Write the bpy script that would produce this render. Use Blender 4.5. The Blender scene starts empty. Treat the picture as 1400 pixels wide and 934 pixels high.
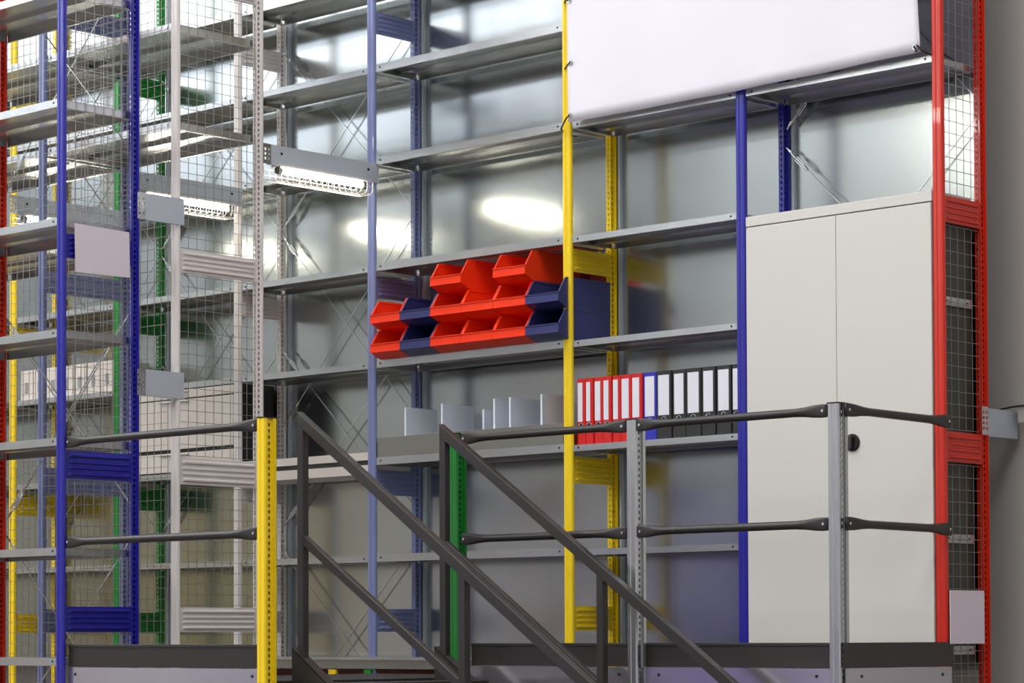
import bpy, math, random
from mathutils import Vector
random.seed(7)
SC = bpy.context.scene
COL = SC.collection
GZ = -1.70            # ground level; z = 0 is the platform deck

# ------------------------------------------------------------------ materials
def lin(c):
    return tuple((v/255/12.92 if v/255 <= .04045 else ((v/255+.055)/1.055)**2.4) for v in c)

def mat(name, rgb, rough=.45, metal=0., bump=0., bscale=40., var=0., vscale=6., coat=0., spec=.5):
    m = bpy.data.materials.new(name); m.use_nodes = True
    nt = m.node_tree; b = nt.nodes['Principled BSDF']
    c = lin(rgb)
    b.inputs['Base Color'].default_value = (*c, 1)
    b.inputs['Roughness'].default_value = rough
    b.inputs['Metallic'].default_value = metal
    b.inputs['Coat Weight'].default_value = coat
    b.inputs['Specular IOR Level'].default_value = spec
    tc = nt.nodes.new('ShaderNodeTexCoord')
    if var > 0:
        n = nt.nodes.new('ShaderNodeTexNoise'); n.inputs['Scale'].default_value = vscale
        n.inputs['Detail'].default_value = 4
        nt.links.new(tc.outputs['Object'], n.inputs['Vector'])
        mx = nt.nodes.new('ShaderNodeMix'); mx.data_type = 'RGBA'
        mx.inputs[6].default_value = (*[v*(1-var) for v in c], 1)
        mx.inputs[7].default_value = (*[min(1, v*(1+var)) for v in c], 1)
        nt.links.new(n.outputs['Fac'], mx.inputs[0]); nt.links.new(mx.outputs[2], b.inputs['Base Color'])
    if bump > 0:
        n2 = nt.nodes.new('ShaderNodeTexNoise'); n2.inputs['Scale'].default_value = bscale
        n2.inputs['Detail'].default_value = 2
        nt.links.new(tc.outputs['Object'], n2.inputs['Vector'])
        bp = nt.nodes.new('ShaderNodeBump'); bp.inputs['Strength'].default_value = bump
        bp.inputs['Distance'].default_value = .01
        nt.links.new(n2.outputs['Fac'], bp.inputs['Height']); nt.links.new(bp.outputs['Normal'], b.inputs['Normal'])
    return m

def emit(name, rgb, strength):
    m = bpy.data.materials.new(name); m.use_nodes = True
    nt = m.node_tree; b = nt.nodes['Principled BSDF']
    b.inputs['Base Color'].default_value = (*lin(rgb), 1)
    b.inputs['Emission Color'].default_value = (*lin(rgb), 1)
    b.inputs['Emission Strength'].default_value = strength
    return m

M = dict(
    galv=mat('galvanised_steel', (192, 194, 193), .27, .88, .05, 60, .06, 14),
    panel=mat('bright_sheet_steel', (184, 188, 187), .19, 1., .018, 1.1, .03, 3),
    sheet=mat('plain_sheet_steel', (190, 199, 208), .34, .2, .03, 30, .03, 8),
    plate=mat('bluish_sheet_steel', (232, 240, 250), .25, .12, .02, 20),
    blue=mat('blue_paint', (34, 32, 150), .28, 0, coat=.2),
    red=mat('red_paint', (205, 40, 14), .28, 0, coat=.2),
    yellow=mat('yellow_paint', (246, 212, 16), .32, 0, coat=.2),
    lav=mat('lavender_blue_paint', (120, 130, 174), .32, 0, coat=.2),
    white=mat('off_white_paint', (222, 216, 212), .35, 0),
    green=mat('green_paint', (22, 128, 40), .30, 0, coat=.2),
    cream=mat('cream_paint', (214, 206, 196), .4, 0),
    cab=mat('cabinet_light_grey', (210, 208, 201), .38, 0),
    cabside=mat('anthracite_grey', (66, 70, 64), .35, 0),
    dark=mat('dark_grey_paint', (52, 49, 47), .35, .15),
    rail=mat('black_plastic_coat', (46, 43, 41), .36, 0.1),
    fascia=mat('galvanised_fascia', (196, 193, 200), .20, .85, .06, 4, .05, 5),
    binred=mat('red_plastic', (250, 58, 18), .42, 0, spec=.3),
    binblue=mat('navy_plastic', (52, 56, 112), .34, 0),
    fred=mat('red_card', (206, 18, 14), .45, 0),
    fblue=mat('royal_blue_card', (36, 40, 170), .45, 0),
    fblack=mat('black_card', (34, 34, 33), .5, 0),
    paper=mat('white_paper', (226, 226, 234), .7, 0),
    banner=mat('white_fabric', (250, 248, 255), .8, 0, .05, 300),
    board=mat('pale_sign_board', (222, 212, 220), .6, 0),
    zinc=mat('zinc_bolt', (215, 218, 215), .25, 1.),
    bolt=mat('dark_bolt_or_hole', (28, 28, 28), .5, .4),
    cord=mat('dark_cord', (44, 36, 38), .7, 0),
    wire=mat('zinc_wire', (150, 148, 142), .35, .5),
    wall=mat('grey_plaster', (186, 182, 177), .8, 0, .05, 30, .03, 2),
    floor=mat('hall_floor', (92, 78, 68), .35, 0, 0, 10, .1, 3),
    ceil=mat('hall_ceiling', (120, 120, 118), .8, 0),
    hallw=mat('hall_wall', (176, 180, 180), .8, 0),
    tan=mat('tan_reflector', (170, 155, 112), .7, 0),
    violet=mat('violet_reflector', (124, 110, 190), .6, 0),
    deck=mat('deck_board', (44, 40, 38), .6, 0, 0, 10, .1, 20),
    rust=mat('brown_under_deck', (92, 56, 46), .6, 0),
    stop=mat('darkened_sheet_steel', (150, 148, 140), .35, .8),  # galvanised steel with the dark hall it mirrors put into the base colour
    board2=mat('brown_board', (120, 66, 52), .6, 0),
    pale=mat('pale_zinc', (190, 198, 204), .35, .3),
    tube=emit('lit_fluorescent_tube', (255, 251, 232), 40),
    glow=emit('added_lamp_glow', (255, 252, 240), 60),
    sky=emit('skylight_glazing', (250, 249, 250), 7.0),
    win=emit('window_daylight', (232, 242, 255), 2.6),
    clere=emit('clerestory_daylight', (232, 242, 255), 6.5),
)

_m = M['banner']; _nt = _m.node_tree; _b = _nt.nodes['Principled BSDF']; _o = _nt.nodes['Material Output']
_t = _nt.nodes.new('ShaderNodeBsdfTranslucent'); _t.inputs[0].default_value = (*lin((240, 238, 250)), 1)
_x = _nt.nodes.new('ShaderNodeMixShader'); _x.inputs[0].default_value = .2
_nt.links.new(_b.outputs[0], _x.inputs[1]); _nt.links.new(_t.outputs[0], _x.inputs[2]); _nt.links.new(_x.outputs[0], _o.inputs['Surface'])

# ------------------------------------------------------------------ mesh builder
class MB:
    def __init__(s): s.v = []; s.f = []
    def add(s, vs, fs):
        k = len(s.v); s.v += [tuple(v) for v in vs]; s.f += [tuple(i+k for i in f) for f in fs]; return s
    def box(s, x0, x1, y0, y1, z0, z1):
        vs = [(x, y, z) for z in (z0, z1) for y in (y0, y1) for x in (x0, x1)]
        return s.add(vs, [(0, 2, 3, 1), (4, 5, 7, 6), (0, 1, 5, 4), (2, 6, 7, 3), (0, 4, 6, 2), (1, 3, 7, 5)])
    def bar(s, a, b, r, n=6, caps=True):
        return s.tube([a, b], r, n, caps)
    def tube(s, pts, r, n=6, caps=True):
        pts = [Vector(p) for p in pts]; rings = []
        for i, p in enumerate(pts):
            d = (pts[min(i+1, len(pts)-1)]-pts[max(i-1, 0)]).normalized()
            up = Vector((0, 0, 1)) if abs(d.z) < .9 else Vector((1, 0, 0))
            u = d.cross(up).normalized(); w = u.cross(d)
            rr = r[i] if isinstance(r, (list, tuple)) else r
            rings.append([p+(u*math.cos(2*math.pi*(k+.5)/n)+w*math.sin(2*math.pi*(k+.5)/n))*rr for k in range(n)])
        k0 = len(s.v)
        for g in rings: s.v += [tuple(v) for v in g]
        for i in range(len(rings)-1):
            for k in range(n):
                a = k0+i*n+k; b = k0+i*n+(k+1) % n
                s.f.append((a, b, b+n, a+n))
        if caps:
            s.f.append(tuple(k0+k for k in reversed(range(n)))); s.f.append(tuple(k0+(len(rings)-1)*n+k for k in range(n)))
        return s
    def prism(s, poly, y0, y1, f=lambda u, w, y: (u, y, w)):
        n = len(poly); vs = [f(u, w, y0) for u, w in poly]+[f(u, w, y1) for u, w in poly]
        fs = [(i, (i+1) % n, n+(i+1) % n, n+i) for i in range(n)]
        fs += [tuple(reversed(range(n))), tuple(range(n, 2*n))]
        return s.add(vs, fs)
    def obj(s, name, m, parent=None, smooth=False, bevel=0):
        me = bpy.data.meshes.new(name); me.from_pydata(s.v, [], s.f); me.update()
        me.materials.append(M[m] if isinstance(m, str) else m)
        o = bpy.data.objects.new(name, me); COL.objects.link(o)
        if parent: o.parent = parent
        if smooth:
            for p in me.polygons: p.use_smooth = True
        if bevel:
            bv = o.modifiers.new('bevel', 'BEVEL'); bv.width = bevel; bv.segments = 2; bv.limit_method = 'ANGLE'
        return o

def tag(o, label, cat, group=None):
    o['label'] = label; o['category'] = cat
    if group: o['group'] = group
    return o
def thing(name, label, cat, loc=(0, 0, 0), group=None):
    o = bpy.data.objects.new(name, None); COL.objects.link(o); o.location = loc
    o.empty_display_size = .05
    return tag(o, label, cat, group)
def struct(o):
    o['kind'] = 'structure'; return o
def copy_tree(o, parent=None):
    c = o.copy(); COL.objects.link(c)
    if parent: c.parent = parent
    for ch in list(o.children): copy_tree(ch, c)
    return c

# ------------------------------------------------------------------ layout (metres)
XP = {'yg': -2.945, 'gr': -2.0, 'w': -1.0, 'l': 0.0, 'y': 1.289, 'b': 2.289, 'r': 3.290}
CF, CR = 0.0, 0.313          # main row: front and rear post lines
AF, AR = -1.870, -1.459      # nearest row
BF, BR_ = -1.233, -0.725     # middle row
WALKF = -0.735
TOPZ = 4.05

# ------------------------------------------------------------------ perforated posts
def strip(mb, p0, p1, z0, z1, holes=True, pitch=.025, hw=.009, hh=.013):
    """one vertical face of a post, from plan point p0 to p1, with a column of slots"""
    dx, dy = p1[0]-p0[0], p1[1]-p0[1]; L = math.hypot(dx, dy)
    P = lambda u, z: (p0[0]+dx*u/L, p0[1]+dy*u/L, z)
    if not holes:
        mb.add([P(0, z0), P(L, z0), P(L, z1), P(0, z1)], [(0, 1, 2, 3)]); return
    us = [0, L/2-hw/2, L/2+hw/2, L]
    zs = [z0]; z = z0+.02
    while z+hh < z1-.005: zs += [z, z+hh]; z += pitch
    zs.append(z1)
    k = len(mb.v)
    for z in zs: mb.v += [P(u, z) for u in us]
    for j in range(len(zs)-1):
        for i in range(3):
            if i == 1 and j % 2 == 1: continue
            a = k+j*4+i; mb.f.append((a, a+1, a+5, a+4))

def post_mesh(z0, z1, w=.052, d=.036, flip=False, inset=.012, groove=True):
    """rounded front face with a shallow groove; perforated flanks and rear flange. Front towards -y (or +y when flipped)"""
    mb = MB(); h = w/2; s = -1 if flip else 1; LIP = .012 if flip else .017
    fr = [(-h, .008), (-h+.004, .0015), (-h+.009, 0)]
    if groove: fr += [(-.006, 0), (-.003, .003), (.003, .003), (.006, 0)]
    fr += [(h-.009, 0), (h-.004, .0015), (h, .008)]
    pts = [(x, y*s) for x, y in fr]
    for a, b in zip(pts[:-1], pts[1:]): strip(mb, a, b, z0, z1, False)
    q = h-inset
    for a, b, hl in ((pts[-1], (h, LIP*s), False), ((h, LIP*s), (q, LIP*s+.0005*s), False), ((q, LIP*s+.0005*s), (q, d*s), True), ((q, d*s), (-q, d*s), True),
                     ((-q, d*s), (-q, LIP*s+.0005*s), True), ((-q, LIP*s+.0005*s), (-h, LIP*s), False), ((-h, LIP*s), pts[0], False)):
        strip(mb, a, b, z0, z1, hl)
    # end caps
    ring = pts+[(h, LIP*s), (q, LIP*s+.0005*s), (q, d*s), (-q, d*s), (-q, LIP*s+.0005*s), (-h, LIP*s)]
    mb.add([(x, y, z1) for x, y in ring], [tuple(range(len(ring)))])
    return mb

_pm = {}
def post(color, x, y, parent, flip=False, z0=GZ, z1=TOPZ, key='std'):
    k = (color, flip, z0, z1, key)
    if k not in _pm:
        o = (post_mesh(z0, z1, d=.030, inset=.018) if key == 'front' else post_mesh(z0, z1, flip=flip)).obj('post', color)
        _pm[k] = o.data
    else:
        o = bpy.data.objects.new('post', _pm[k]); COL.objects.link(o)
    o.parent = parent; o.location = (x, y, 0)
    return o

def crossplate(color, x, y0, y1, z0, z1, parent):
    """pressed plate joining the two posts of a frame, with raised ribs"""
    H = z1-z0
    prof = [(0, .0), (.10, 0), (.14, .007), (.20, .007), (.24, 0), (.34, 0), (.37, .005), (.43, .005), (.46, 0),
            (.54, 0), (.57, .005), (.63, .005), (.66, 0), (.76, 0), (.80, .007), (.86, .007), (.90, 0), (1, 0)]
    mb = MB(); a, b = y0-.004, y1-.016; e = .02
    n = len(prof)
    cols = [(a, 0), (a+e, 0), (a+e+.012, 1), (b-e-.012, 1), (b-e, 0), (b, 0)]
    for yy, k in cols:
        for t, q in prof: mb.v.append((x+.012+q*k, yy, z0+t*H))
    for c in range(len(cols)-1):
        for i in range(n-1):
            p = c*n+i; mb.f.append((p, p+n, p+n+1, p+1))
    mb.box(x-.004, x+.0115, a, b, z0, z0+.004); mb.box(x-.004, x+.0115, a, b, z1-.004, z1)
    return mb.obj('crossplate', color, parent)

def wires(mb, f, u0, u1, w0, w1, pitch=.05, r=.0011):
    """welded mesh in a (u, w) plane; f maps (u, w, offset) to a point"""
    n = int(round((u1-u0)/pitch)); m = int(round((w1-w0)/pitch))
    def sq(a0, a1, b0, b1):
        vs = [f(u, w, o) for o in (-r, r) for w in (b0, b1) for u in (a0, a1)]
        mb.add(vs, [(0, 2, 3, 1), (4, 5, 7, 6), (0, 1, 5, 4), (2, 6, 7, 3), (0, 4, 6, 2), (1, 3, 7, 5)])
    for i in range(n+1):
        u = u0+(u1-u0)*i/n; sq(u-r, u+r, w0, w1)
    for j in range(m+1):
        w = w0+(w1-w0)*j/m; sq(u0, u1, w-r, w+r)

def end_mesh(x, y0, y1, z0, z1, parent):
    mb = MB(); wires(mb, lambda u, w, o: (x+o, u, w), y0, y1, z0, z1)
    return mb.obj('mesh_panel', 'wire', parent)

CP = [(.15, .262), (.82, .942), (1.785, 1.890), (3.09, 3.195)]
def frame(name, label, color, x, yf, yr, group, mesh=False, plates=CP, lower=None, seats=()):
    t = thing(name, label, 'rack frame', (x, yf, GZ), group)
    L = lambda o: (setattr(o, 'location', (o.location.x-x, o.location.y-yf, o.location.z-GZ)), o)[1]
    L(post(color, x, yf-.014, t, key='front')); L(post(color, x, yr, t, True))
    for a, b in plates: L(crossplate(color, x, yf+.01, yr-.01, a, b, t))
    if mesh:
        zz = [GZ+.05]+[v for p in plates for v in p]+[TOPZ]
        for a, b in zip(zz[0::2], zz[1::2]):
            L(end_mesh(x+.004, yf+.018, yr-.038, a+.01, b-.01, t))
    return t

G_MAIN = 'upright frames of the long main rack'
frame('rack_frame', 'yellow upright frame at the far left end of the rear rack, behind the lavender post', 'yellow', XP['yg'], CF, CR, G_MAIN)
frame('rack_frame', 'green upright frame of the rear rack, seen between the blue post and the white post', 'green', -2, CF, CR, G_MAIN)
frame('rack_frame', 'off-white upright frame of the rear rack, standing behind the mesh of the white end frame', 'white', -1, CF, CR, G_MAIN)
frame('rack_frame', 'lavender-blue upright frame of the rear rack, left of the red storage bins', 'lav', 0, CF, CR, G_MAIN)
frame('rack_frame', 'yellow upright frame of the rear rack, between the storage bins and the ring binders', 'yellow', XP['y'], CF, CR, G_MAIN)
frame('rack_frame', 'blue upright frame of the rear rack, between the ring binders and the light grey cupboard', 'blue', XP['b'], CF, CR, G_MAIN, plates=CP[:3])
frame('rack_frame', 'red upright end frame with mesh, right of the light grey cupboard', 'red', XP['r'], CF, CR, G_MAIN, mesh=True, plates=[(.82, .942), (1.785, 1.893)])
G_L = 'upright frames of the racks on the left'
frame('rack_frame', 'red upright frame at the left edge of the photo', 'red', -1, AF, AR, G_L)
frame('rack_frame', 'blue upright end frame with mesh, nearest on the left, holding a blank sign board', 'blue', 0, AF, AR, G_L, mesh=True)
frame('rack_frame', 'lavender-blue upright frame just left of the nearest blue post, behind its shelves', 'lav', -1, BF, BR_, G_L)
frame('rack_frame', 'off-white upright end frame with mesh, right of the nearest blue frame', 'white', 0, BF, BR_, G_L, mesh=True)

# ------------------------------------------------------------------ shelves
_sm = {}
def shelf_mesh(L, D, h):
    k = (round(L, 3), round(D, 3), round(h, 3))
    if k in _sm: return _sm[k]
    mb = MB(); t = .0015
    mb.box(0, L, 0, D, h-t, h)
    mb.box(0, L, 0, t, 0, h-t); mb.box(0, L, D-t, D, 0, h-t)
    mb.box(0, L, t, .014, 0, t); mb.box(0, L, D-.014, D-t, 0, t)
    mb.box(0, t, .014, D-.014, 0, h-t); mb.box(L-t, L, .014, D-.014, 0, h-t)
    mb.box(t, .02, .014, D-.014, 0, t); mb.box(L-.02, L-t, .014, D-.014, 0, t)
    # stiffening channel underneath
    c = D*.52
    mb.box(.03, L-.03, c, c+t, h-t-.016, h-t); mb.box(.03, L-.03, c+.05, c+.05+t, h-t-.016, h-t)
    mb.box(.03, L-.03, c+t, c+.05, h-t-.016, h-t-.0145)
    _sm[k] = mb
    return mb
def shelf(label, x0, x1, yf, yr, z0, h=.027, m='galv', group=None):
    """z0 is the lower edge of the front lip"""
    x0 += .024; x1 -= .024; L = x1-x0; D = yr-yf
    t = thing('shelf', label, 'shelf', (x0, yf, z0), group)
    shelf_mesh(L, D, h).obj('shelf_board', m, t)
    for bx in (.035, L-.035):
        mb = MB(); mb.bar((bx, -.0012, h*.55), (bx, .001, h*.55), .0048, 10); mb.obj('bolt', 'bolt', t)  # dark discs stand in for the shade of open holes in the lip
    return t

SZ = {1: 2.890, 2: 2.4345, 3: 1.9117, 4: 1.4373, 5: .9626, 6: .49, 0: 3.335}
LV = {0: 'topmost', 1: 'second highest', 2: 'third highest', 3: 'fourth highest', 4: 'fifth highest', 5: 'sixth highest', 6: 'seventh highest', 7: 'lowest'}
G_S = 'galvanised shelves of the main rack'
def bay(x0, x1, where, levels, h):
    for k in levels:
        if isinstance(where, dict): lab = where[k]
        else: lab = f'{LV[k]} galvanised shelf {where}'
        shelf(lab, x0, x1, CF-.004, .284, SZ[k], h, group=G_S)
bay(0, XP['y'], {
    0: 'galvanised shelf at the very top between lavender and yellow posts',
    1: 'empty galvanised shelf meeting the yellow post beside the banner',
    2: 'empty galvanised shelf level with the lower banner edge, left of the yellow post',
    3: 'galvanised shelf right above the red and blue storage bins',
    4: 'galvanised shelf that carries the red and blue storage bins',
    5: 'galvanised shelf carrying upright steel divider plates',
    6: 'empty galvanised shelf low between the lavender and yellow posts'}, [0, 1, 2, 3, 4, 5, 6], .037)
bay(XP['y'], XP['b'], {
    1: 'galvanised shelf hidden behind the white banner, right of the yellow post',
    2: 'galvanised shelf just under the white banner, between yellow and blue posts',
    3: 'empty shelf between yellow and blue posts, ending level with the cupboard top',
    4: 'empty galvanised shelf directly above the row of ring binders',
    5: 'galvanised shelf carrying the row of ring binders',
    6: 'empty galvanised shelf below the row of ring binders'}, [1, 2, 3, 4, 5, 6], .028)
bay(XP['b'], XP['r'], {2: 'galvanised shelf above the light grey cupboard, under the banner corner',
    1: 'galvanised shelf high beside the red post, behind the white banner'}, [1, 2], .028)
bay(-1, 0, {0: 'galvanised shelf highest between the perforated white post and lavender post',
    1: 'second shelf from the top between the white perforated post and lavender post',
    2: 'galvanised shelf just behind the caged lamp nearest the lavender post',
    3: 'galvanised shelf left of the lavender post, level with the shelf above the bins',
    4: 'galvanised shelf left of the lavender post, level with the shelf of bins',
    6: 'low galvanised shelf left of the lavender post behind the stair rails'}, [0, 1, 2, 3, 4, 6], .030)
bay(-2, -1, {0: 'galvanised shelf near the top between green and off-white posts, seen through mesh',
    1: 'second shelf between green and off-white posts, behind the white mesh frame',
    2: 'galvanised shelf above the caged lamp behind the white mesh frame',
    3: 'galvanised shelf behind the upper crossplate of the white mesh frame',
    4: 'galvanised shelf on top of the cream drawer cabinet',
    5: 'galvanised shelf under the cream drawer cabinet',
    6: 'low galvanised shelf seen through the white mesh frame'}, [0, 1, 2, 3, 4, 5, 6], .030)
bay(-3, -2, {0: 'far galvanised shelf near the top, seen through the blue mesh frame',
    1: 'far second shelf seen through the blue mesh frame',
    2: 'far shelf over the farthest caged lamp, seen through blue mesh frame',
    3: 'far galvanised shelf behind the blank sign board of the blue frame',
    4: 'far galvanised shelf carrying white file boxes',
    5: 'far galvanised shelf carrying wire baskets',
    6: 'far low shelf seen through the blue mesh frame'}, [0, 1, 2, 3, 4, 5, 6], .030)
bay(-4, -3, {0: 'farthest shelf at the top left, behind the red post', 1: 'farthest second shelf behind the red post at left',
    2: 'farthest third shelf behind the red post at left', 3: 'farthest fourth shelf behind the red post at left',
    4: 'farthest fifth shelf behind the red post at left', 5: 'farthest sixth shelf behind the red post at left',
    6: 'farthest seventh shelf behind the red post at left'}, [0, 1, 2, 3, 4, 5, 6], .030)
# nearest rack on the left
G_A = 'shelves of the nearest rack at the left edge'
for k, z in enumerate([2.985, 2.4855, 1.963, 1.473, .9987, .519, .038]):
    shelf(['top galvanised shelf left of the nearest blue post', 'second galvanised shelf from the top, left of the nearest blue post',
           'galvanised shelf left of the nearest blue post, level with its sign board', 'fourth galvanised shelf from the top, left of the nearest blue post',
           'galvanised shelf left of the nearest blue post, level with the upper handrail', 'galvanised shelf left of the nearest blue post, just under the lower handrail',
           'lowest galvanised shelf left of the nearest blue post, by the toe board'][k], -1, 0, AF-.004, AR, z-.034, .034, group=G_A)
G_B = 'shelves of the middle rack'
for k, z in enumerate([2.93, 2.48]):
    shelf(['upper galvanised shelf ending at the white mesh frame, near the top', 'second galvanised shelf ending at the white mesh frame'][k],
          -1, 0, BF, BR_, z-.034, .034, group=G_B)
for k, z in enumerate([3.38, 2.93, 2.48, 2.02]):
    shelf(['middle rack shelf at the top edge of the photo, left of the lavender frame', 'upper shelf behind the nearest blue post, left of the lavender frame',
           'second shelf behind the nearest blue post, left of the lavender frame', 'third shelf behind the nearest blue post, left of the lavender frame'][k],
          -2, -1, BF, BR_, z-.034, .034, group=G_B)
for k, z in enumerate([3.38]):
    shelf('galvanised shelf of the middle rack cut off by the top of the photo', -1, 0, BF, BR_, z-.034, .034, group=G_B)

# cream beam shelf, bay left of the lavender post
t = thing('cream_shelf', 'cream deep shelf with a dark slit, left of the lavender post behind the stair rail', 'shelf', (-1, 0, .92))
mb = MB(); mb.box(.024, .976, -.004, .284, .07, .108); mb.obj('upper_tray', 'cream', t)
mb = MB(); mb.box(.024, .976, -.004, .284, 0, .046); mb.obj('lower_tray', 'cream', t)
mb = MB(); mb.box(.03, .97, .02, .28, .046, .07); mb.obj('gap_shade', 'cabside', t)  # dark fill puts the shade of the open slit into colour

# galvanised bottom beam under the lavender post
t = thing('platform_edge_beam', 'darkened galvanised beam with a lip at deck level under the lavender post', 'beam', (-1.4, -.02, -.03))
mb = MB(); mb.box(0, 2.6, 0, .30, .048, .056); mb.box(0, 2.6, 0, .004, 0, .048); mb.box(0, 2.6, .004, .02, 0, .003)
mb.obj('beam_profile', 'stop', t)
mb = MB(); mb.box(0, 2.6, -.006, .0, .043, .058); mb.obj('edge_lip', 'galv', t)

# ------------------------------------------------------------------ back panels
G_P = 'shiny back panels of the main rack'
pl = [(-5, -4, 'shiny steel back panel at the far left end of the main rack'),
      (-4, -3, 'shiny steel back panel behind the far shelves left of the yellow frame'),
      (-3, -2, 'shiny steel back panel between the far yellow and green frames'),
      (-2, -1, 'shiny steel back panel between the green and off-white frames'),
      (-1, 0, 'shiny steel back panel with cross bracing left of the lavender post'),
      (0, XP['y'], 'shiny steel back panel behind the red and blue bins, with lamp reflection'),
      (XP['y'], XP['b'], 'shiny steel back panel behind the ring binders'),
      (XP['b'], XP['r'], 'shiny steel back panel above and behind the light grey cupboard')]
for x0, x1, lab in pl:
    t = thing('back_panel', lab, 'panel', (x0, .336, -.02), G_P)
    L = x1-x0
    mb = MB(); mb.box(.003, L-.003, 0, .002, 0, TOPZ); mb.obj('panel_sheet', 'panel', t)
    mb = MB(); mb.box(.026, .040, -.022, -.001, 0, TOPZ); mb.obj('edge_flange', 'pale', t)

# ------------------------------------------------------------------ cross bracing
def brace(label, x0, x1, y, zt, zb, group, hooks=(1, 1)):
    t = thing('cross_brace', label, 'brace', (x0, y, zb), group)
    L = x1-x0; H = zt-zb; e = .03
    for s, (za, zc) in enumerate([(H, 0), (0, H)]):
        off = .006 if s else -.002
        mb = MB(); a = Vector((e, off, za+(zc-za)*e/L)); b = Vector((L-e, off, zc-(zc-za)*e/L))
        mb.bar(a, b, .0032, 6); mb.obj('rod', 'zinc', t)
        d = (b-a).normalized(); n = d.cross(Vector((0, 1, 0))).normalized()
        p = a+d*.05; q = a+d*.13; mb = MB()
        mb.tube([p-n*.002, p+d*.012+n*.010, q-d*.012+n*.010, q], .003, 6)
        mb.tube([p+n*.002, p+d*.012-n*.010, q-d*.012-n*.010, q], .003, 6)
        mb.bar(q-d*.012, q+d*.012, .007, 8); mb.bar(p-d*.012, p+d*.006, .007, 8)
        mb.bar(a-d*.02, a+d*.02+n*.006, .004, 6)
        mb.obj('turnbuckle', 'zinc', t)
G_X = 'cross braces on rack backs'
BX = [(3.215, 2.255, 'at the top'), (2.245, 1.215, 'level with the bins'), (1.64, .69, 'behind the stair handrail'), (.60, -.37, 'near deck level')]
for zt, zb, w in BX:
    brace(f'thin steel cross brace {w}, left of the lavender post', -1, 0, .293, zt, zb, G_X)
for zt, zb, w in BX[:3]:
    brace(f'steel cross brace {w}, between green and off-white frames', -2, -1, .293, zt, zb, G_X)
    brace(f'steel cross brace {w}, between yellow and green frames', -3, -2, .293, zt, zb, G_X)
brace('thin steel cross brace above the light grey cupboard, ends hidden behind it', XP['b'], XP['r'], .293, 2.27, 1.30, G_X)
brace('thin steel cross brace whose lower ends show under the shelf beside the red post', XP['b'], XP['r'], .293, 3.35, 2.32, G_X)
for zt, zb, w in [(3.25, 2.27, 'at the top'), (1.652, .675, 'by the upper handrail'), (.623, -.35, 'under the lower handrail')]:
    brace(f'thin steel cross brace {w} on the back of the nearest left rack', -1, 0, AR+.008, zt, zb, G_X)
for zt, zb, w in [(3.1, 2.1, 'at the top'), (1.75, .78, 'in the middle')]:
    brace(f'thin steel cross brace {w} on the back of the middle rack', -2, -1, BR_+.008, zt, zb, G_X)

# ------------------------------------------------------------------ mesh along the middle rack
for x0, lab in [(-1, 'tall wire mesh panel along the middle rack, seen between the blue and white frames'),
                (-2, 'tall wire mesh panel along the middle rack, left of the lavender post'),
                (-3, 'tall wire mesh panel along the middle rack, at the left edge')]:
    mb = MB(); wires(mb, lambda u, w, o: (u, o, w), .03, .97, 0, 5.2)
    o = mb.obj('wire_mesh_panel', 'wire'); o.location = (x0, BF-.022, -1.4)
    tag(o, lab, 'mesh panel', 'wire mesh panels along the middle rack')

# ------------------------------------------------------------------ aisle plates and caged lamps
def aisle_plate(label, x, y0, y1, z0, z1, hooks='near', m='sheet', holes=True, hx=.0315, hy=0):
    t = thing('aisle_plate', label, 'steel plate', (x, y0, z0), 'steel plates bridging the aisles')
    W = y1-y0; H = z1-z0
    mb = MB(); mb.box(.028, .030, .0, W, 0, H); mb.box(.012, .028, .0, W, H-.002, H); mb.box(.012, .028, 0, W, 0, .002)
    mb.obj('plate_sheet', m, t)
    if hooks == 'near':
        a, b = -.035, .012
    else:
        a, b = W-.012, W+.035
    mb = MB()
    for s in (0, 1):
        c0, c1 = a+(b-a)*s/2, a+(b-a)*(s+1)/2
        strip(mb, (hx, c0+hy), (hx, c1+hy), 0, H, True, .022, .010, .012)
    mb.obj('hook_strip', 'zinc', t)
    if holes:
        for yy, zz in ((W*.07+.03, H*.62), (W-.07, H*.62)):
            mb = MB(); mb.bar((.0295, yy, zz), (.0315, yy, zz), .007, 10); mb.obj('bolt', 'bolt', t)
    return t
aisle_plate('plain steel plate above the caged lamp, from the perforated white post to the lavender post', 0, -.700, .014, 2.345, 2.441)
aisle_plate('plain steel plate above the caged lamp seen through the white mesh frame', -1, -.700, .0, 2.345, 2.441)
aisle_plate('plain steel plate above the farthest caged lamp, at the left edge', -2, -.700, .0, 2.345, 2.441)
aisle_plate('short steel plate joining blue and white frames, above the caged lamp level', 0, -1.445, -1.21, 1.998, 2.118, holes=False)
aisle_plate('short steel plate joining blue and white frames, lower one above the handrail', 0, -1.445, -1.21, 1.207, 1.325, holes=False)
aisle_plate('steel plate fixing the red end frame to the grey wall', 3.256, .328, .572, .94, 1.055, holes=False, hx=.064, hy=-.042)

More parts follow.
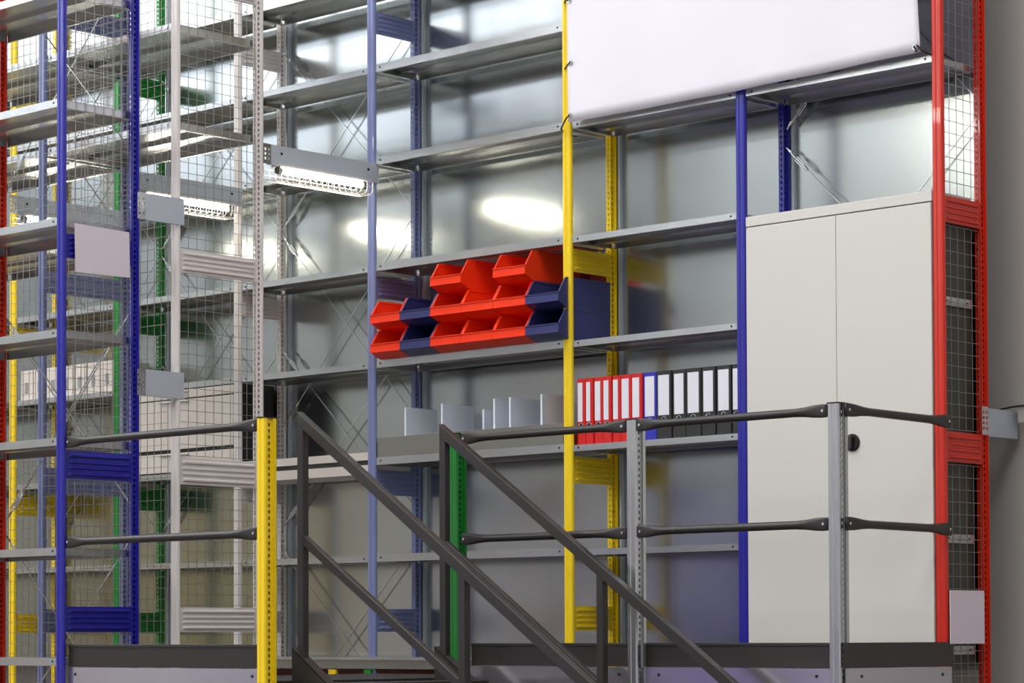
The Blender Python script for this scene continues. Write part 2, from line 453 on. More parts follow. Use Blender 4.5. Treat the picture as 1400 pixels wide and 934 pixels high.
def caged_lamp(label, x):
    t = thing('caged_lamp', label, 'lamp', (x, -.68, 2.335), 'caged fluorescent lamps over the aisle')
    W = .60
    mb = MB(); mb.tube([(.035, .045, -.014), (.035, .575, -.014)], .0135, 12); mb.obj('lamp_tube', 'tube', t, True)
    for yy in (.025, .575):
        mb = MB(); mb.bar((.035, yy, -.014), (.035, yy+.022, -.014), .018, 10)
        mb.box(.028, .042, yy+.004, yy+.018, -.01, .012); mb.obj('lamp_holder', 'cabside', t)
    mb = MB(); mb.box(.0, .07, .02, .60, .004, .010); mb.obj('mounting_strip', 'white', t)
    mb = MB(); r = .0016
    prof = [(-.030, .0), (-.027, -.045), (-.012, -.062), (.070, -.062), (.085, -.045), (.088, 0)]
    n = 16
    for i in range(n+1):
        y = .0+W*i/n
        for (a, b), (c, d) in zip(prof[:-1], prof[1:]): mb.bar((a, y, b), (c, y, d), r, 4)
    for (a, b) in [(-.030, -.002), (-.028, -.030), (-.012, -.062), (.015, -.062), (.043, -.062), (.070, -.062), (.087, -.030), (.088, -.002)]:
        mb.bar((a, 0, b), (a, W, b), r*1.2, 4)
    mb.obj('wire_guard', 'white', t)
caged_lamp('lit fluorescent tube in a wire cage beside the lavender post', 0)
caged_lamp('lit fluorescent tube in a wire cage, seen through the white mesh frame', -1)
caged_lamp('lit fluorescent tube in a wire cage, farthest one by the left edge', -2)

# ------------------------------------------------------------------ storage bins
def make_bin():
    t = thing('storage_bin', 'x', 'storage bin')
    W, D, H, w = .2035, .375, .142, .003
    prof = [(.062, 0), (.038, .008), (0, .027), (0, .066), (.048, .138), (.075, H), (D, H), (D, 0)]
    mb = MB()
    inner = [(.066, w), (.040, .011), (.004, .030), (.004, .066), (.050, .137), (.076, H), (D-w, H), (D-w, w)]
    for xa, xb in ((.0012, .0012+w), (W-.0012-w, W-.0012)):
        mb.prism(prof, xa, xb, lambda u, z, x: (x, u, z))
    X0, X1 = .0012+w, W-.0012-w
    def slab(p, q, pi, qi):
        vs = [(x, *pt) for x in (X0, X1) for pt in (p, q, qi, pi)]
        mb.add(vs, [(0, 1, 2, 3), (7, 6, 5, 4), (0, 4, 5, 1), (1, 5, 6, 2), (2, 6, 7, 3), (3, 7, 4, 0)])
    slab(prof[7], prof[0], inner[7], inner[0]); slab(prof[0], prof[1], inner[0], inner[1])
    slab(prof[1], prof[2], inner[1], inner[2]); slab(prof[2], prof[3], inner[2], inner[3])
    slab(prof[6], prof[7], inner[6], inner[7])
    mb.obj('bin_body', 'binred', t)
    # front grip lip
    mb = MB(); mb.box(-.000, W+.000, -.004, .0, .030, .066); mb.box(0, W, -.008, 0, .064, .068); mb.box(0, W, -.007, 0, .026, .030)
    mb.obj('label_lip', 'binred', t)
    # thick rims on the sides
    mb = MB()
    for xa, xb in ((-.0005, .008), (W-.008, W+.0005)):
        mb.prism([(0, .066), (.048, .138), (.075, H), (D, H), (D, H-.010), (.078, H-.010), (.055, .134), (.008, .066)], xa, xb, lambda u, z, x: (x, u, z))
    mb.box(0, W, D-.008, D+.001, H-.010, H)
    mb.obj('rim', 'binred', t)
    return t
bin0 = make_bin()
def paint(t, m):
    for c in t.children_recursive if hasattr(t, 'children_recursive') else t.children:
        for s in c.material_slots:
            s.link = 'OBJECT'; s.material = M[m]
bz = SZ[4]+.0373
BW = .2055; bx0 = .068
rows = [('bottom row', 0, [(0, 'r'), (1, 'b'), (2, 'r'), (3, 'r'), (4, 'r'), (5, 'b')]),
        ('middle row', 1, [(0, 'r'), (1, 'b'), (2, 'r'), (3, 'r'), (4, 'r'), (5, 'b')]),
        ('top row', 2, [(2, 'r'), (4, 'r')])]
blab = {('bottom row', 0): 'red plastic bin in the bottom row, beside the lavender post',
        ('bottom row', 1): 'navy blue plastic bin in the bottom row, left part of the stack',
        ('bottom row', 2): 'red plastic bin in the bottom row, directly right of the left navy bin',
        ('bottom row', 3): 'red plastic bin in the bottom row, in the middle of three reds',
        ('bottom row', 4): 'red plastic bin in the bottom row, directly left of the right navy bin',
        ('bottom row', 5): 'navy blue plastic bin in the bottom row, beside the yellow post',
        ('middle row', 0): 'red plastic bin in the middle row, holding a pale card, beside the lavender post',
        ('middle row', 1): 'navy blue plastic bin in the middle row, left part of the stack',
        ('middle row', 2): 'red plastic bin in the middle row, under the left top bin',
        ('middle row', 3): 'red plastic bin in the middle row, open between the two top bins',
        ('middle row', 4): 'red plastic bin in the middle row, under the right top bin',
        ('middle row', 5): 'navy blue plastic bin in the middle row, beside the yellow post',
        ('top row', 2): 'left one of the two red plastic bins on top of the stack',
        ('top row', 4): 'right one of the two red plastic bins on top of the stack'}
first = True
for rn, lv, items in rows:
    for i, c in items:
        t = bin0 if first else copy_tree(bin0); first = False
        t.location = (bx0+i*BW, -.078, bz+lv*.1425)
        t['label'] = blab[(rn, i)]; t['category'] = 'storage bin'; t['group'] = 'plastic storage bins stacked on the shelf'
        paint(t, 'binred' if c == 'r' else 'binblue')
mb = MB(); mb.box(bx0+.012, bx0+BW-.02, .245, .248, bz+.1425+.004, bz+.1425+.155)
tag(mb.obj('pale_card', 'paper'), 'pale card standing in the red bin beside the lavender post', 'card')

# ------------------------------------------------------------------ ring binders
def make_binder(w):
    t = thing('ring_binder', 'x', 'ring binder')
    H = .300; D = .255
    mb = MB(); mb.box(0, .003, .004, D, 0, H); mb.box(w-.003, w, .004, D, 0, H)
    mb.prism([(0, .006), (.002, .0015), (.006, 0), (w-.006, 0), (w-.002, .0015), (w, .006)], 0, H, lambda x, y, z: (x, y, z))
    mb.obj('cover', 'fred', t)
    mb = MB(); mb.box(.004, w-.004, .03, D-.02, .004, H-.012); mb.obj('paper_block', 'paper', t)
    m0 = .006 if w < .07 else .012
    mb = MB(); mb.box(m0, w-m0-(.010 if w < .07 else 0.0), -.0015, .0005, .105, H-.018); mb.obj('spine_label', 'paper', t)
    mb = MB(); pts = [(w/2+.011*math.cos(a), -.001, .087+.011*math.sin(a)) for a in [k*math.pi/8 for k in range(17)]]
    mb.tube(pts, .0022, 6, False); mb.obj('finger_ring', 'zinc', t)
    mb = MB(); mb.bar((w/2, -.0006, .087), (w/2, .001, .087), .010, 12); mb.obj('finger_hole', 'bolt', t)
    return t
sz = SZ[5]+.0285
edges = [1.322, 1.374, 1.422, 1.479, 1.532, 1.584, 1.649, 1.713, 1.793, 1.881, 1.960, 2.048, 2.127, 2.211]
names = ['red binder at the left end of the row, beside the yellow post', 'second red binder from the left in the row',
         'third red binder from the left in the row', 'fourth red binder from the left, in the middle of the red ones',
         'fifth red binder from the left in the row', 'sixth red binder from the left, behind the grey rail post',
         'red binder standing next to the only blue binder', 'the only blue binder, between the red and the black ones',
         'wide black binder standing next to the blue binder', 'second black binder right of the blue binder',
         'third black binder right of the blue binder', 'fourth black binder right of the blue binder',
         'black binder second from the blue post at the right end', 'black binder half hidden by the blue post']
for i, x in enumerate(edges):
    nx = edges[i+1] if i+1 < len(edges) else x+.052
    w = nx-x-.0025
    t = make_binder(w); t.location = (x, .016+random.uniform(-.003, .006), sz)
    t['label'] = names[i]; t['group'] = 'ring binders in a row on the shelf'
    m = 'fred' if i < 7 else ('fblue' if i == 7 else 'fblack')
    for c in t.children:
        if c.name.startswith('cover'):
            c.data.materials[0] = M[m]

# ------------------------------------------------------------------ shelf front stop and divider plates
t = thing('shelf_front_stop', 'long galvanised front stop standing on the shelf of divider plates', 'shelf edge', (.03, -.002, SZ[5]+.038))
mb = MB(); mb.box(0, 1.228, 0, .002, 0, .092); mb.box(0, 1.228, .002, .012, .090, .092); mb.box(0, 1.228, .002, .016, 0, .002)
mb.obj('stop_profile', 'stop', t)
mb = MB(); mb.box(0, 1.228, -.001, .012, .092, .0945); mb.obj('stop_lip', 'galv', t)
mb = MB(); mb.box(.0, .004, .0, .27, .0, .07); mb.box(1.224, 1.228, 0, .27, 0, .07); mb.obj('end_bracket', 'galv', t)
G_D = 'steel divider plates on the shelf'
dv = [(.206, 1.235, .02, .24, 'steel divider plate, leftmost in the row, bright bluish'),
      (.455, 1.237, .02, .24, 'steel divider plate second from the left, above the far stair rail'),
      (.700, 1.196, .05, .24, 'low steel divider plate standing behind the taller ones in the middle'),
      (.799, 1.238, .02, .24, 'narrow-looking steel divider plate just left of a wider one'),
      (.900, 1.237, .02, .24, 'wide steel divider plate right of the middle'),
      (1.099, 1.239, .02, .24, 'steel divider plate beside the yellow post, mirroring yellow')]
for x, zt, y0, y1, lab in dv:
    mb = MB(); z0 = SZ[5]+.038
    mb.box(0, .0016, 0, y1-y0, 0, zt-z0); mb.box(-.005, .0065, -.001, .001, 0, zt-z0)
    o = mb.obj('divider_plate', 'plate'); o.location = (x, y0, z0); tag(o, lab, 'divider plate', G_D)

# ------------------------------------------------------------------ cupboard
cx0, cx1, cz1 = 2.318, 3.262, 1.912
t = thing('cupboard', 'tall light grey two-door steel cupboard between the blue and red posts', 'cupboard', (cx0, 0, 0))
W = cx1-cx0
mb = MB(); mb.box(.001, W-.001, .0, .270, 0, cz1-.044); mb.obj('side_body', 'cabside', t)  # body is darker than the doors and top cover
mb = MB(); mb.box(0, W, -.014, .275, cz1-.042, cz1); mb.obj('top_cover', 'cab', t, bevel=.002)
sp = 2.790-cx0
for a, b in ((.003, sp-.0012), (sp+.0012, W-.003)):
    mb = MB(); mb.box(a, b, -.016, -.001, .01, cz1-.047); mb.obj('door', 'cab', t, bevel=.0018)
kd = thing('door_knob', '', ''); del kd['label']; del kd['category']; kd.parent = t; kd.location = (2.868-cx0, -.016, .917)
mb = MB(); mb.tube([(0, 0, 0), (0, -.006, 0), (0, -.008, 0)], [.036, .036, .034], 28); o = mb.obj('knob_rosette', 'bolt', kd)
mb = MB(); mb.box(-.009, .009, -.024, -.008, -.026, .026); mb.obj('knob_grip', 'rail', kd, bevel=.004)
mb = MB(); mb.bar((-.016, -.011, -.016), (-.016, -.007, -.016), .006, 10); mb.obj('lock', 'zinc', kd)

# cream drawer cabinet in the bay left of the off-white frame
t = thing('drawer_cabinet', 'cream drawer cabinet with dark sides, behind the mesh right of the blue frame', 'cabinet', (-1.97, .0, SZ[5]+.031))
H = SZ[4]-SZ[5]-.034
mb = MB(); mb.box(0, .94, .004, .27, 0, H); mb.obj('cabinet_body', 'fblack', t)
for a, b in ((.005, .105), (.125, H-.055), (H-.048, H-.004)):
    mb = MB(); mb.box(.0, .94, -.012, .003, a, b); dr = mb.obj('drawer_front', 'cream', t, bevel=.002)
    mb = MB(); mb.box(.35, .59, -.020, -.012, b-.014, b-.008); mb.obj('pull', 'galv', dr)

# file boxes and baskets far left
for i in range(7):
    x = -2.905+i*.122
    t = thing('file_box', ['white file box at the left end of the far row', 'second white file box of the far row', 'third white file box of the far row',
        'fourth white file box of the far row', 'fifth white file box of the far row', 'sixth white file box of the far row', 'white file box at the right end of the far row'][i],
        'file box', (x, .02, SZ[4]+.031), 'white file boxes on the far shelf')
    mb = MB(); mb.box(0, .112, 0, .25, 0, .17); mb.obj('box_body', 'cream', t, bevel=.002)
    mb = MB(); mb.box(.04, .072, -.002, .001, .04, .10); mb.obj('label_holder', 'galv', t)
def basket(x, z, lab, L=.44, H=.2):
    t = thing('wire_basket', lab, 'basket', (x, .01, z), 'wire baskets on the far shelf')
    mb = MB(); r = .0022
    for i in range(12):
        xx = L*i/11; mb.bar((xx, 0, 0), (xx, 0, H), r, 4); mb.bar((xx, .25, 0), (xx, .25, H), r, 4); mb.bar((xx, 0, 0), (xx, .25, 0), r, 4)
    for zz in (0, H*.33, H*.66): mb.tube([(0, 0, zz), (L, 0, zz), (L, .25, zz), (0, .25, zz), (0, 0, zz)], r, 4)
    mb.obj('basket_wires', 'wire', t)
    mb = MB(); mb.tube([(0, 0, H), (L, 0, H), (L, .25, H), (0, .25, H), (0, 0, H)], .004, 6); mb.obj('rim_wire', 'zinc', t)
basket(-2.90, SZ[5]+.031, 'wire basket on the far shelf, left one')
basket(-2.47, SZ[5]+.031, 'wire basket on the far shelf, right one')

# ------------------------------------------------------------------ banner
t = thing('banner', 'large blank white fabric banner tied between the yellow and red posts', 'banner', (0, -.05, 0))
def bpos(u, v):
    xl, xr = 1.335-.022*v, 3.238-.028*v; zb = 2.452+.018*u-.012*math.sin(math.pi*u)*0.6
    x = xl+(xr-xl)*u; z = zb+(4.0-zb)*v
    x -= .006*math.sin(v*9)*(u > .99); y = .010*math.sin(u*5+v*2)*(.3+v)-.006*math.sin(u*23)*math.exp(-v*9)
    return (x, y, z)
mb = MB(); N, K = 60, 30
for j in range(K+1):
    for i in range(N+1): mb.v.append(bpos(i/N, j/K))
for j in range(K):
    for i in range(N): a = j*(N+1)+i; mb.f.append((a, a+1, a+N+2, a+N+1))
o = mb.obj('cloth', 'banner', t, True); s = o.modifiers.new('thick', 'SOLIDIFY'); s.thickness = .002
def eyelet(u, v, pts, lab):
    p = Vector(bpos(u, v)); mb = MB()
    ring = [(p.x+.009*math.cos(a), p.y-.004, p.z+.009*math.sin(a)) for a in [k*math.pi/6 for k in range(13)]]
    mb.tube(ring, .0028, 6, False); mb.obj('eyelet', 'zinc', t)
    mb = MB(); mb.tube([tuple(q) for q in pts], .0038, 6); mb.obj('tie_cord', 'cord', t)
pr_ = XP['r']; py_ = XP['y']
def loop(x, z, s):
    return [(x-.026, .052, z), (x-.027, .040, z), (x-.02, .030, z+.002), (x+.02, .030, z+.004), (x+.027, .04, z+.004), (x+.03, .06, z+.002)]
p = Vector(bpos(.008, .02)); eyelet(.008, .02, [(p.x, -.006, p.z), (p.x-.02, -.008, p.z-.012), (py_-.015, .018, p.z-.05), (py_-.024, .05, p.z-.058)], '')
mb = MB(); mb.tube([(py_-.0245, .075, 2.395), (py_-.0245, .049, 2.395), (py_-.018, .0485, 2.395), (py_+.018, .0485, 2.401), (py_+.0245, .049, 2.402), (py_+.0245, .08, 2.402)], .003, 6); mb.obj('tie_cord', 'cord', t)
p = Vector(bpos(.012, .175)); eyelet(.012, .175, [(p.x, -.006, p.z), (p.x-.02, 0, p.z-.006), (py_-.01, .040, p.z-.012), (py_-.026, .06, p.z-.014)], '')
p = Vector(bpos(.008, .36)); eyelet(.008, .36, [(p.x, -.006, p.z), (p.x-.02, 0, p.z+.004), (py_-.01, .040, p.z+.006), (py_-.026, .06, p.z+.006)], '')
p = Vector(bpos(.988, .015))
eyelet(.988, .015, [(p.x, -.008, p.z+.004), (p.x+.012, -.012, p.z-.022), (p.x+.03, -.008, p.z-.006), (p.x+.012, -.010, p.z+.006), (p.x+.035, -.006, p.z-.018), (pr_-.03, .035, p.z-.03), (pr_-.02, .045, p.z-.034), (pr_+.022, .046, p.z-.036), (pr_+.028, .06, p.z-.036), (pr_+.028, .12, p.z-.05)], '')

# ------------------------------------------------------------------ sign boards
t = thing('sign_board', 'blank pale square board hung on the blue mesh frame', 'sign board', (.036, -1.832, 1.722))
mb = MB(); mb.add([(x, y, z) for x in (0, .003) for (y, z) in ((.006, 0), (.304, .004), (.300, .206), (0, .213))], [(0, 3, 2, 1), (4, 5, 6, 7), (0, 1, 5, 4), (1, 2, 6, 5), (2, 3, 7, 6), (3, 0, 4, 7)])
mb.obj('board_face', 'board', t)
mb = MB(); mb.bar((-.004, .05, .20), (.004, .05, .222), .002); mb.bar((-.004, .25, .20), (.004, .25, .215), .002); mb.obj('wire_hook', 'zinc', t)
t = thing('sign_board', 'blank pale square board hung low on the red mesh frame', 'sign board', (3.330, -.012, .089))
mb = MB(); mb.box(0, .003, 0, .246, 0, .214); mb.obj('board_face', 'board', t)
mb = MB(); mb.bar((-.004, .05, .205), (.004, .05, .222), .002); mb.bar((-.004, .20, .205), (.004, .20, .222), .002); mb.obj('wire_hook', 'zinc', t)
# shelf side brackets of the red frame
for z, lab in ((1.455, 'galvanised side bracket behind the red mesh, upper one'), (.495, 'galvanised side bracket behind the red mesh, just under the lower rail'),
               (.045, 'galvanised side bracket behind the red mesh, under the sign board')):
    t = thing('side_bracket', lab, 'bracket', (XP['r']-.016, .045, z), 'side brackets behind the red mesh')
    mb = MB(); mb.box(0, .003, 0, .21, 0, .036); mb.obj('bracket_strip', 'galv', t)
    for yy in (.02, .17):
        mb = MB(); mb.bar((.002, yy, .018), (.005, yy, .018), .005, 10); mb.obj('bolt', 'bolt', t)  # dark disc in place of a shaded hole in the bracket

# ------------------------------------------------------------------ rail posts
def rail_post(label, color, x, y, z1, z0=GZ, slot='rail', back=True):
    t = thing('railing_post', label, 'railing post', (x, y, z0), 'posts of the platform railing')
    h = .026; d = .062; H = z1-z0; mb = MB()
    for a, b in [((-h, .006), (-h+.005, 0)), ((-h+.005, 0), (-.007, 0)), ((-.007, 0), (-.004, .003)), ((-.004, .003), (.004, .003)),
                 ((.004, .003), (.007, 0)), ((.007, 0), (h-.005, 0)), ((h-.005, 0), (h, .006)), ((h, .006), (h, .014))]:
        strip(mb, a, b, 0, H, False)
    # recessed perforated flank, then the rear flange
    strip(mb, (h, .014), (h-.008, .015), 0, H, False)
    strip(mb, (h-.008, .015), (h-.008, .044), 0, H, True)
    strip(mb, (h-.008, .044), (h, .045), 0, H, False); strip(mb, (h, .045), (h, d), 0, H, False)
    strip(mb, (h, d), (-h, d), 0, H, True); strip(mb, (-h, d), (-h, .006), 0, H, True)
    mb.obj('post_profile', color, t)
    mb = MB(); mb.box(-h-.001, h+.001, -.001, d+.001, H, H+.005); mb.obj('cap', 'bolt', t)
    return t
rail_post('yellow railing post at the corner by the stair head', 'yellow', 1.306, AF-.0, 1.003)
rail_post('green railing post behind the far stair handrail', 'green', 1.267, WALKF, 1.003)
rail_post('galvanised grey railing post in front of the ring binders', 'galv', XP['b']-.006, WALKF, 1.003)
rail_post('galvanised grey corner railing post in front of the light cupboard doors', 'galv', XP['r'], WALKF, 1.005)

# ------------------------------------------------------------------ tubular rails with flattened ends
def rail(label, a, b, group):
    a, b = Vector(a), Vector(b); d = b-a; L = d.length; dn = d.normalized(); side = dn.cross(Vector((0, 0, 1))).normalized()
    t = thing('rail_tube', label, 'handrail', tuple(a), group)
    st = [0, .012, .03, .06, .10, .15]; st = st+[L-s for s in reversed(st)]
    mb = MB(); n = 16
    for s in st:
        e = min(s, L-s); k = min(1, max(0, (e-.028)/.115)); k = k*k*(3-2*k)
        hz = .026+(.0165-.026)*k; hy = .006+(.0165-.006)*k
        if e == 0: hz *= .96
        for q in range(n):
            ang = 2*math.pi*q/n; c, sn = math.cos(ang), math.sin(ang)
            pw = .45+.55*k
            cc = math.copysign(abs(c)**pw, c); ss = math.copysign(abs(sn)**pw, sn)
            p = dn*s+side*hy*cc+Vector((0, 0, hz*ss)); mb.v.append(tuple(p))
    m = len(st)
    for i in range(m-1):
        for q in range(n):
            p = i*n+q; r = i*n+(q+1) % n; mb.f.append((p, r, r+n, p+n))
    mb.f.append(tuple(reversed(range(n)))); mb.f.append(tuple((m-1)*n+q for q in range(n)))
    o = mb.obj('tube', 'rail', t, True)
    for s in (.016, L-.016):
        c = dn*s; sg = side if (side.y < 0 or side.x > .5) else -side
        mb = MB(); mb.bar(c+sg*.004, c+sg*.0105, .0058, 10); mb.obj('bolt', 'zinc', t)
G_R = 'rails of the platform railing'
yr = AF+.006
rail('upper dark rail from the nearest blue post to the yellow post', (.028, yr, .976), (1.279, yr, .976), G_R)
rail('lower dark rail from the nearest blue post to the yellow post', (.028, yr, .541), (1.279, yr, .541), G_R)
yw = WALKF+.006
rail('upper dark rail from the green post to the left grey post', (1.318, yw, .980), (2.252, yw, .980), G_R)
rail('lower dark rail from the green post to the left grey post', (1.318, yw, .545), (2.252, yw, .545), G_R)
rail('upper dark rail between the two grey posts', (2.314, yw, .980), (3.260, yw, .980), G_R)
rail('lower dark rail between the two grey posts', (2.314, yw, .548), (3.260, yw, .548), G_R)
rail('upper dark rail from the corner grey post to the red post', (3.326, WALKF+.032, .982), (3.326, .006, .977), G_R)
rail('lower dark rail from the corner grey post to the red post', (3.326, WALKF+.032, .549), (3.326, .006, .546), G_R)

# ------------------------------------------------------------------ toe boards and fascias
def toe(label, a, b, z0=.0, z1=.0966):
    (x0, y0), (x1, y1) = a, b
    t = thing('toe_board', label, 'toe board', (x0, y0, 0), 'toe boards along the platform')
    mb = MB()
    if abs(x1-x0) > abs(y1-y0):
        mb.box(0, x1-x0, 0, .003, z0, z1); mb.box(0, x1-x0, .003, .014, z1-.003, z1); mb.box(0, x1-x0, -.004, 0, z1-.012, z1-.001)
    else:
        mb.box(0, .003, 0, y1-y0, z0, z1); mb.box(-.011, 0, 0, y1-y0, z1-.003, z1)
    mb.obj('board', 'dark', t, bevel=.0008)
def fascia(label, a, b, bolts):
    (x0, y0), (x1, y1) = a, b
    t = thing('edge_channel', label, 'steel channel', (x0, y0, -.16), 'galvanised channels under the toe boards')
    mb = MB(); H = .158
    if abs(x1-x0) > abs(y1-y0):
        L = x1-x0
        mb.box(0, L, 0, .002, 0, H); mb.box(0, L, .002, .03, H-.002, H); mb.box(0, L, .002, .03, 0, .002)
        mb.obj('channel_web', 'fascia', t)
        for s in bolts:
            mb = MB(); mb.bar((s-x0, -.002, .128), (s-x0, .001, .128), .0065, 10); mb.obj('bolt', 'bolt', t)  # black disc paints the dark of an empty bolt hole
    else:
        L = y1-y0
        mb.box(0, .002, 0, L, 0, H); mb.box(-.03, 0, 0, L, H-.002, H); mb.box(-.03, 0, 0, L, 0, .002)
        mb.obj('channel_web', 'fascia', t)
        for s in bolts:
            mb = MB(); mb.bar((.001, s-y0, .128), (.004, s-y0, .128), .0065, 10); mb.obj('bolt', 'bolt', t)  # black disc again for the dark of an empty hole
toe('dark toe board between the nearest blue post and the yellow post', (.026, AF+.02), (1.278, AF+.02))
toe('dark toe board running behind the far stair rail to the cupboard corner', (1.315, WALKF+.066), (3.262, WALKF+.066))
toe('dark toe board on the short side, in front of the red post', (3.322, WALKF+.01), (3.322, .018))
fascia('galvanised channel under the left toe board', (.026, AF+.018), (1.278, AF+.018), (.075, 1.235))
fascia('galvanised channel left of the left grey post, behind the stair', (1.318, WALKF+.03), (2.250, WALKF+.03), (2.19,))
fascia('galvanised channel between the two grey posts with violet sheen', (2.312, WALKF+.03), (3.262, WALKF+.03), (2.40, 3.185))
fascia('short galvanised channel right of the corner grey post', (3.318, WALKF+.03), (3.318, .015), (-.60, -.05))

# deck boards
def deck(label, x0, x1, y0, y1):
    t = thing('deck_platform', label, 'platform', (x0, y0, -.08))
    mb = MB(); mb.box(0, x1-x0, 0, y1-y0, 0, .028); mb.obj('deck_board', 'deck', t)
    mb = MB(); n = int((x1-x0)/.4)
    for i in range(n+1):
        xx = .02+(x1-x0-.08)*i/n; mb.box(xx, xx+.04, .02, y1-y0-.02, -.10, -.001)
    mb.obj('joists', 'rust', t)
deck('narrow walkway deck in front of the bins, binders and cupboard', 1.32, 3.26, WALKF+.10, -.03)
deck('landing deck at the stair head beside the yellow post', .05, 1.26, AF+.055, -.05)

# lower tier seen under the platform edge
for lab, c, x, y in (('yellow perforated support below deck level, left of the green one', 'yellow', -.27, -.03),
                     ('green support below deck level, right under the lavender post', 'green', .0, -.045)):
    t = thing('deck_support', lab, 'post', (x, y, GZ)); o = post_mesh(0, -GZ-.034, w=.05).obj('support_profile', c, t)
t = thing('brown_board', 'brown board below deck level, behind the yellow and green supports', 'board', (-1.4, .20, GZ))
mb = MB(); mb.box(0, 2.6, 0, .018, 0, 1.66); mb.obj('board_sheet', 'board2', t)
mb = MB(); mb.box(0, 2.6, -.03, 0, 1.52, 1.60); mb.obj('dark_batten', 'fblack', t)

# ------------------------------------------------------------------ staircase
t = thing('staircase', 'dark grey steel stair with handrails going down to the right', 'staircase', (1.30, -1.69, GZ))
O = Vector((1.30, -1.69, GZ)); SL = -.685
def sloped(y, xa, za, xb, h, w, sl=SL):
    """rectangular bar following the stair slope; za is the top edge at xa"""
    mb = MB(); zb = za+sl*(xb-xa)
    vs = [(x-O.x, yy-O.y, z-O.z) for yy in (y, y+w) for x, z in ((xa, za-h), (xb, zb-h), (xb, zb), (xa, za))]
    mb.add(vs, [(0, 1, 2, 3), (7, 6, 5, 4), (0, 4, 5, 1), (1, 5, 6, 2), (2, 6, 7, 3), (3, 7, 4, 0)])
    return mb
def vpost(x, y, z0, z1, w=.036, d=.032):
    return MB().box(x-O.x, x+w-O.x, y-O.y, y+d-O.y, z0-O.z, z1-O.z)
xe = 3.55
for y, xl, xm in ((-1.69, 1.322, 2.231), (-.85, 1.298, 2.192)):
    zt = 1.040
    sloped(y, xl, zt, xe, .054, .034).obj('handrail', 'dark', t, bevel=.003)
    sloped(y+.004, xl+.02, .546, xe-.2, .044, .026, -.655 if y < -1 else SL).obj('mid_rail', 'dark', t, bevel=.003)
    vpost(xl, y+.001, -.12, zt-.035).obj('rail_post', 'dark', t, bevel=.003)
    vpost(xm, y+.001, -.75, zt+SL*(xm-xl)-.045).obj('rail_post', 'dark', t, bevel=.003)
    vpost(xe-.06, y+.001, -1.68, zt+SL*(xe-.06-xl)-.045).obj('rail_post', 'dark', t, bevel=.003)
    x0 = xl-.024
    sloped(y-.006, x0, .082, 3.80, .21, .008).obj('stringer', 'dark', t)
    mb = sloped(y-.006, x0, .084, 3.80, .006, .045); mb.obj('stringer_flange', 'dark', t)
for i in range(9):
    x = 1.36+i*.262; z = -.06-i*.1795
    mb = MB(); mb.box(x-O.x, x+.24-O.x, .010, .83, z-.03-O.z, z-O.z); mb.obj('tread', 'dark', t)

# wall fittings right of the red frame
t = thing('cable_duct', 'pale cable duct on the grey wall at the right edge', 'cable duct', (3.315, .53, .60))
mb = MB(); mb.box(0, .12, 0, .06, .405, .48); mb.obj('duct_body', 'wall', t)
mb = MB(); mb.tube([(-.12, .0, .46), (-.02, -.004, .472), (.12, -.004, .476)], .004); mb.obj('cable', 'cord', t)

# ------------------------------------------------------------------ hall
HZ = 8.7; HX = -24
def sbox(name, m, *b): return struct(MB().box(*b).obj(name, m))
sbox('floor', 'floor', HX, 13, -15, .60, GZ-.1, GZ)
sbox('wall_rear', 'wall', HX, 13, .60, .75, GZ, HZ+.2)
sbox('wall_front', 'hallw', HX, 13, -15.15, -15, GZ, HZ+.2)
sbox('wall_left', 'hallw', HX-.15, HX, -15, .60, GZ, HZ+.2)
sbox('wall_right', 'paper', 13, 13.15, -15, .60, GZ, HZ+.2)
sbox('ceiling', 'ceil', HX, 13, -15, .60, HZ, HZ+.2)
k = 1
for x0 in (-21, -17.2, -13.4, -9.6, -5.8, -2.0, 1.8, 5.6):
    for y0, y1 in ((-14.0, -9.6), (-6.8, -2.0)):
        g = MB(); g.box(x0, x0+3.0, y0, y1, HZ-.06, HZ-.04)
        f = MB()
        f.box(x0-.08, x0, y0-.08, y1+.08, HZ-.1, HZ-.005); f.box(x0+3.0, x0+3.08, y0-.08, y1+.08, HZ-.1, HZ-.005)
        f.box(x0, x0+3.0, y0-.08, y0, HZ-.1, HZ-.005); f.box(x0, x0+3.0, y1, y1+.08, HZ-.1, HZ-.005); f.box(x0+1.47, x0+1.53, y0, y1, HZ-.1, HZ-.061)
        w = struct(f.obj(f'window_{k}', 'hallw')); g.obj('skylight_pane', 'sky', w); k += 1
def wall_window(x0, x1, z0, z1, nx, nz, m, b=.03):
    global k
    f = MB(); g = MB(); g.box(x0, x1, -14.995, -14.99, z0, z1)
    for i in range(nx+1): xx = x0+(x1-x0)*i/nx; f.box(xx-b, xx+b, -14.985, -14.95, z0-b, z1+b)
    for j in range(nz+1): zz = z0+(z1-z0)*j/nz; f.box(x0, x1, -14.985, -14.955, zz-b, zz+b)
    w = struct(f.obj(f'window_{k}', 'hallw')); g.obj('pane', m, w); k += 1
for x0 in (-20.0, -17.3, -14.6): wall_window(x0, x0+1.8, 6.66, 7.08, 5, 2, 'win')
for i, x0 in enumerate((-23.6, -20.6, -17.6, -14.6, -11.6, -8.6, -5.6)): wall_window(x0, x0+2.8, 7.35, 8.45, 2, 1, 'clere', .05)
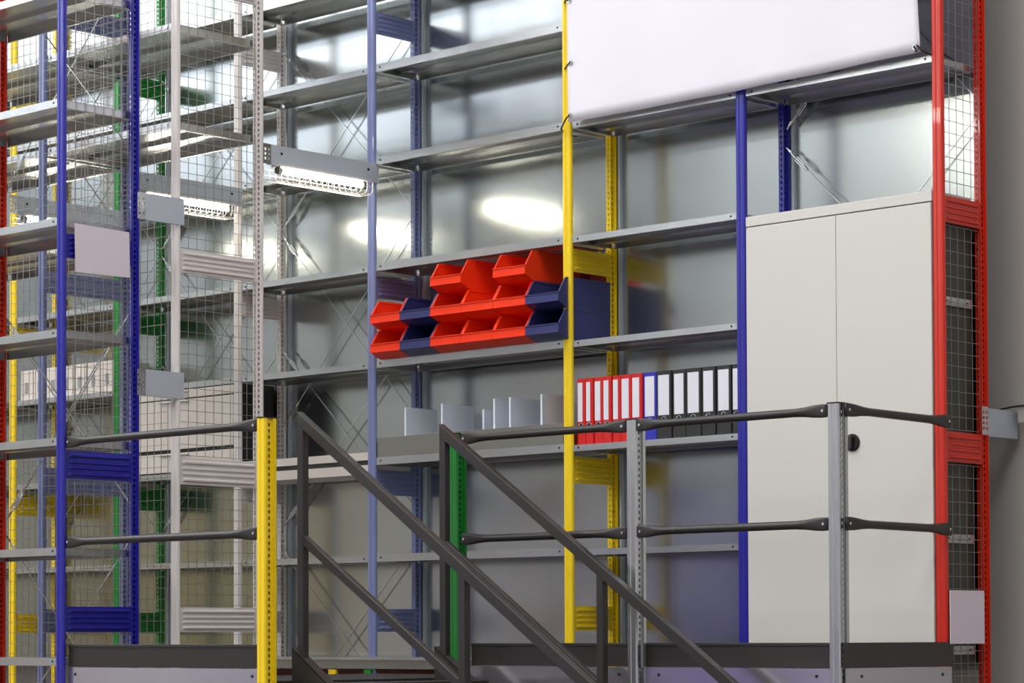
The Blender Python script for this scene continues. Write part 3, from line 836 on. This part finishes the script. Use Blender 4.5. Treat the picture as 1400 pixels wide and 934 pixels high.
# unseen pendant, added for the highlight beside the red post
for i, (x, lab) in enumerate([(-1.55, 'single')]):
    t = thing('highlight_lamp', f'{lab} added pendant lamp in the hall, for a highlight by the red post', 'lamp', (x, -8.0, 4.12), 'pendant lamps added for highlights')
    mb = MB(); mb.box(-.56, .56, -.18, .18, 0, .03); mb.obj('diffuser', 'glow', t)
    mb = MB(); mb.box(-.59, .59, -.21, .21, .03, .09); mb.obj('housing', 'white', t)
    mb = MB(); mb.bar((-.3, 0, .09), (-.3, 0, 4.58), .004); mb.bar((.3, 0, .09), (.3, 0, 4.58), .004); mb.obj('suspension_wire', 'wire', t)
# unseen partitions added to colour and brighten what the back panels mirror
for x0, x1, m, lab in ((-15.5, -9.6, 'tan', 'tan partition added behind the camera to warm the panel reflections'), (-5.9, -2.35, 'violet', 'violet partition added behind the camera to tint the panel reflections'),
    (-9.5, -6.0, 'paper', 'light grey partition added behind the camera to brighten the panel reflections'), (-2.3, 1.5, 'paper', 'white partition added nearest the camera for the steel reflections')):
    t = thing('reflector_partition', lab, 'partition', (x0, -8.6, GZ))
    mb = MB(); mb.box(0, x1-x0, 0, .06, .1, 3.6 if m == 'tan' else 2.9); mb.obj('partition_face', m, t)
    mb = MB(); mb.box(.1, .5, -.3, .36, 0, .1); mb.box(x1-x0-.5, x1-x0-.1, -.3, .36, 0, .1); mb.obj('partition_foot', 'dark', t)

# ------------------------------------------------------------------ light, world, camera
w = bpy.data.worlds.new('World'); SC.world = w; w.use_nodes = True
w.node_tree.nodes['Background'].inputs[0].default_value = (.55, .62, .7, 1)
w.node_tree.nodes['Background'].inputs[1].default_value = .3

f, cy = 3505.2111, 292.1651
yaw, pitch, roll = [math.radians(a) for a in (43.17984408, 1.82333593, -.20216462)]
F = Vector((-math.sin(yaw)*math.cos(pitch), math.cos(yaw)*math.cos(pitch), math.sin(pitch)))
R = Vector((math.cos(yaw), math.sin(yaw), 0)); U = R.cross(F)
R2 = R*math.cos(roll)+U*math.sin(roll); U2 = -R*math.sin(roll)+U*math.cos(roll)
cd = bpy.data.cameras.new('camera'); cam = bpy.data.objects.new('camera', cd); COL.objects.link(cam)
from mathutils import Matrix
m3 = Matrix((R2, U2, -F)).transposed()
cam.matrix_world = Matrix.Translation(Vector((9.04706935, -8.65069674, .12362972))) @ m3.to_4x4()
cd.sensor_fit = 'HORIZONTAL'; cd.sensor_width = 36; cd.lens = 36*f/1400; cd.shift_x = 0; cd.shift_y = cy/1400
cd.clip_start = .1; cd.clip_end = 200
SC.camera = cam
SC.view_settings.view_transform = 'Standard'; SC.view_settings.look = 'None'
SC.view_settings.gamma = 1; SC.view_settings.use_curve_mapping = False
SC.view_settings.exposure = -0.22
